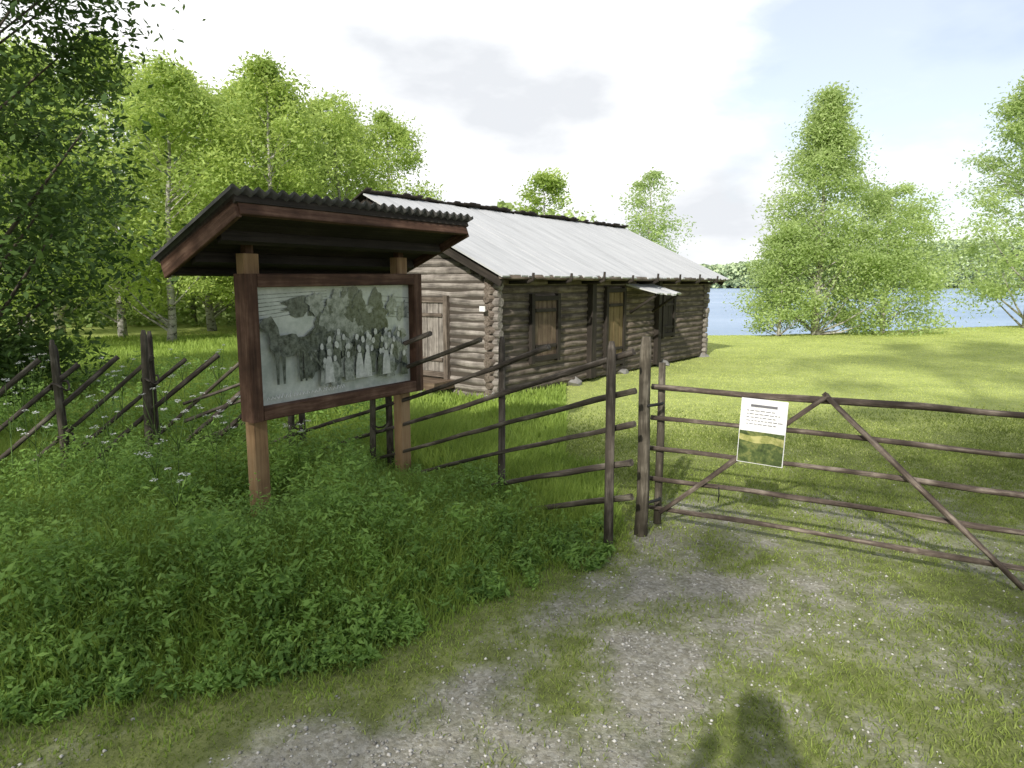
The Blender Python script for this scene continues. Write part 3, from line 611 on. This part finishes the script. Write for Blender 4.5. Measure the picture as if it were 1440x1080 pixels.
for cy,cx,row in figs:
    sc_=.040-.006*row+R.uniform(-.008,.006);mi=R.choice([0,0,1,1,1]);hgt=.24-.03*row+R.uniform(-.03,.02);ln=R.uniform(-.01,.01)
    mb.poly([pc(cx-sc_*.7,cy-.06,o_),pc(cx+sc_*.7,cy-.06,o_),pc(cx+sc_*.6+ln,cy+hgt*.5,o_),pc(cx+sc_*.25+ln,cy+hgt*.66,o_),pc(cx-sc_*.25+ln,cy+hgt*.66,o_),pc(cx-sc_*.6+ln,cy+hgt*.5,o_)],mi);o_+=.0002
    blob(mb,cx+ln,cy+hgt*.76,.011,.03,o_,2,10,.15);o_+=.0002
for cx in(.40,.60,.655,.79):
    mb.poly([pc(cx-.030,.12,o_),pc(cx+.030,.12,o_),pc(cx+.024,.27,o_),pc(cx+.012,.36,o_),pc(cx-.012,.36,o_),pc(cx-.024,.27,o_)],2);o_+=.0002
    blob(mb,cx,.40,.012,.034,o_,2,10,.15);o_+=.0002
# horse: body, neck, head, legs, shafts
blob(mb,.17,.50,.105,.095,o_,1,26,.15);o_+=.0002
mb.poly([pc(.07,.50,o_),pc(.13,.46,o_),pc(.11,.66,o_),pc(.075,.76,o_),pc(.045,.74,o_)],1);o_+=.0002
blob(mb,.045,.69,.03,.055,o_,1,16,.15);o_+=.0002
for a_ in(.09,.125,.22,.25): mb.poly([pc(a_,.17,o_),pc(a_+.013,.17,o_),pc(a_+.02,.46,o_),pc(a_-.006,.46,o_)],1)
o_+=.0002
for (x0_,y0_,x1_,y1_) in [(.24,.54,.36,.24),(.1,.52,.33,.40)]:
    mb.poly([pc(x0_,y0_,o_),pc(x1_,y1_,o_),pc(x1_+.008,y1_+.008,o_),pc(x0_+.008,y0_+.012,o_)],1)
mb.build('printed_figures',[P_mid,P_dk,P_lt],pic,I0)
mb=MB();x=.03
while x<.5:
    h_=R.uniform(.02,.055);pts=[pc(x,.05,o_+.001),pc(x+.008,.05+h_,o_+.001),pc(x+.016,.055,o_+.001)];mb.tube(pts,.0024,4,caps=False);x+=R.uniform(.014,.03)
mb.build('caption_lettering',[M_white],pic,I0)
FL=Vector((-1.52,3.88,2.03));L2=1.957;back=(-bn);dv=(back*.803+Z3*(-.32));dl=dv.length;dv.normalize();nr=bd.cross(dv)
if nr.z<0:nr=-nr
def rp(t,w_,h_):return FL+bd*t+dv*w_+nr*h_
mb=MB();mb.box(rp(L2/2,dl/2,.0),(L2-.05,dl-.05,.022),bd,dv,nr);mb.build('soffit',[M_dark],IB,I0)
mb=MB();mb.box(rp(L2/2,-.0,-.01),(L2,.03,.085),bd,dv,nr,bev=.004);mb.build('fascia',[M_red],IB,I0)
mb=MB();mb.box(rp(-.005,dl/2+.015,-.01),(.03,dl+.03,.11),bd,dv,nr,bev=.004);mb.build('fascia',[M_red],IB,I0)
mb=MB();mb.box(rp(L2+.005,dl/2+.015,-.01),(.03,dl+.03,.11),bd,dv,nr,bev=.004);mb.build('fascia',[M_red],IB,I0)
mb=MB();mb.box(rp(L2/2,dl+.01,-.01),(L2-.06,.03,.08),bd,dv,nr);mb.build('fascia',[M_dark],IB,I0)
for w_ in(.3,.62):
    mb=MB();mb.box(rp(L2/2,w_,-.045),(L2-.07,.05,.065),bd,dv,nr);mb.build('batten',[M_dark],IB,I0)
nx=26*8+1;tt=np.linspace(-.06,L2+.05,nx);wv=.015*np.sin(np.arange(nx)/8*2*math.pi)
V=[];ws=[-.07,.2,.45,.7,dl+.06]
for lay in(0,1):
    for w_ in ws:
        for k in range(nx): V.append(rp(tt[k],w_,.080+wv[k]-(.018 if lay else 0)))
V=np.array(V);K=len(ws);F=[]
def id_(l,a_,k):return l*K*nx+a_*nx+k
for l in(0,1):
    for a_ in range(K-1):
        for k in range(nx-1):F.append((id_(l,a_,k),id_(l,a_,k+1),id_(l,a_+1,k+1),id_(l,a_+1,k)))
for a_ in(0,K-1):
    for k in range(nx-1):F.append((id_(0,a_,k),id_(0,a_,k+1),id_(1,a_,k+1),id_(1,a_,k)))
for k in(0,nx-1):
    for a_ in range(K-1):F.append((id_(0,a_,k),id_(0,a_+1,k),id_(1,a_+1,k),id_(1,a_,k)))
o=np_mesh('corrugated_roof',V,F,M_sheet,smooth=False,loc=I0,parent=IB)
mb=MB();mb.box(rp(L2/2,dl/2,.036),(L2+.04,dl+.05,.045),bd,dv,nr);mb.build('roof_deck',[M_dark],IB,I0)
# ------------------------------------------------------------------ photographer (casts the shadow on the track)
Pn=thing('person',"person in dark jacket with both arms raised to the face","person",(-.07,-.17,0))
def skin(name,verts,edges,rad,mat,root=0):
    m=bpy.data.meshes.new(name);m.from_pydata(verts,edges,[]);o=bpy.data.objects.new(name,m);COL.objects.link(o);o.parent=Pn
    md=o.modifiers.new('Skin','SKIN');sv=m.skin_vertices[0].data if m.skin_vertices else None
    if sv is None:
        import bmesh
        bm=bmesh.new();bm.from_mesh(m);bm.verts.layers.skin.verify();bm.to_mesh(m);bm.free();sv=m.skin_vertices[0].data
    for i,r in enumerate(rad): sv[i].radius=(r,r) if not isinstance(r,tuple) else r; sv[i].use_root=(i==root)
    s=o.modifiers.new('Sub','SUBSURF');s.levels=2;s.render_levels=2;m.materials.append(mat);return o
V_=[(0,-.06,.95),(0,-.08,1.13),(0,-.08,1.34),(0,-.07,1.46),(0,-.06,1.59),(0,-.06,1.72),
 (.16,-.08,1.38),(.27,-.03,1.22),(.10,.07,1.50),(-.16,-.08,1.38),(-.27,-.03,1.22),(-.10,.07,1.50),
 (.10,-.05,.88),(.12,-.03,.5),(.13,-.05,.08),(.14,.11,.04),(-.10,-.05,.88),(-.12,-.03,.5),(-.13,-.05,.08),(-.14,.11,.04)]
E_=[(0,1),(1,2),(2,3),(3,4),(4,5),(2,6),(6,7),(7,8),(2,9),(9,10),(10,11),(0,12),(12,13),(13,14),(14,15),(0,16),(16,17),(17,18),(18,19)]
R_=[.15,.14,.14,.07,.10,.095,.075,.055,.035,.075,.055,.035,.10,.07,.045,.04,.10,.07,.045,.04]
skin('body',V_,E_,R_,plain('dark_jacket',(.03,.04,.06),.9))
# ------------------------------------------------------------------ world, sun, camera
w=bpy.data.worlds.new("World");sc.world=w;w.use_nodes=True;nt=w.node_tree;nt.nodes.clear();L=nt.links.new
out=nt.nodes.new('ShaderNodeOutputWorld');sky=nt.nodes.new('ShaderNodeTexSky');sky.sky_type='NISHITA';sky.sun_disc=False
EL=math.radians(30.5);sky.sun_elevation=EL;sky.sun_rotation=math.atan2(-.36,-.93);sky.air_density=1.0;sky.dust_density=1.0
b1=nt.nodes.new('ShaderNodeBackground');b1.inputs['Strength'].default_value=.15;L(sky.outputs[0],b1.inputs[0])
tc=nt.nodes.new('ShaderNodeTexCoord');mp=nt.nodes.new('ShaderNodeMapping');mp.inputs['Scale'].default_value=(1,1,2.2);mp.inputs['Location'].default_value=(.35,.2,.1);L(tc.outputs['Generated'],mp.inputs[0])
mp2=nt.nodes.new('ShaderNodeMapping');mp2.inputs['Scale'].default_value=(1,1,2.4);mp2.inputs['Location'].default_value=(.62,.2,.1);L(tc.outputs['Generated'],mp2.inputs[0])
n1=noise(nt,mp.outputs[0],1.9,7,.55);n2=noise(nt,mp2.outputs[0],2.6,6,.5)
sx=nt.nodes.new('ShaderNodeSeparateXYZ');L(tc.outputs['Generated'],sx.inputs[0])
ma=nt.nodes.new('ShaderNodeMath');ma.operation='MULTIPLY_ADD';ma.inputs[1].default_value=-.42;L(sx.outputs[0],ma.inputs[0]);L(n1.outputs[0],ma.inputs[2])
mz=nt.nodes.new('ShaderNodeMath');mz.operation='MULTIPLY_ADD';mz.inputs[1].default_value=-.28;L(sx.outputs[2],mz.inputs[0]);L(ma.outputs[0],mz.inputs[2])
mr=nt.nodes.new('ShaderNodeMapRange');mr.interpolation_type='SMOOTHSTEP';mr.inputs['From Min'].default_value=.14;mr.inputs['From Max'].default_value=.33;mr.inputs['To Min'].default_value=.40;L(mz.outputs[0],mr.inputs[0])
rc=ramp(nt,[(.40,(1.0,1.0,1.0)),(.62,(.60,.62,.65))]);L(n2.outputs[0],rc.inputs[0])
b2=nt.nodes.new('ShaderNodeBackground');b2.inputs['Strength'].default_value=1.42;L(rc.outputs[0],b2.inputs[0])
mx=nt.nodes.new('ShaderNodeMixShader');L(mr.outputs[0],mx.inputs[0]);L(b1.outputs[0],mx.inputs[1]);L(b2.outputs[0],mx.inputs[2]);L(mx.outputs[0],out.inputs[0])
sd=Vector((.36*math.cos(EL),.93*math.cos(EL),-math.sin(EL))).normalized()
sl=bpy.data.lights.new('sun','SUN');sl.energy=5;sl.angle=math.radians(1.0);sl.color=(1,.95,.86);so=bpy.data.objects.new('sun',sl);so.rotation_euler=sd.to_track_quat('-Z','Y').to_euler();COL.objects.link(so)
cam=bpy.data.cameras.new('camera');cam.sensor_width=36;cam.lens=24;cam.clip_end=3000;cam.clip_start=.05
co=bpy.data.objects.new('camera',cam);co.location=(0,0,1.6);co.rotation_euler=(math.radians(90-8.3),0,0);COL.objects.link(co);sc.camera=co
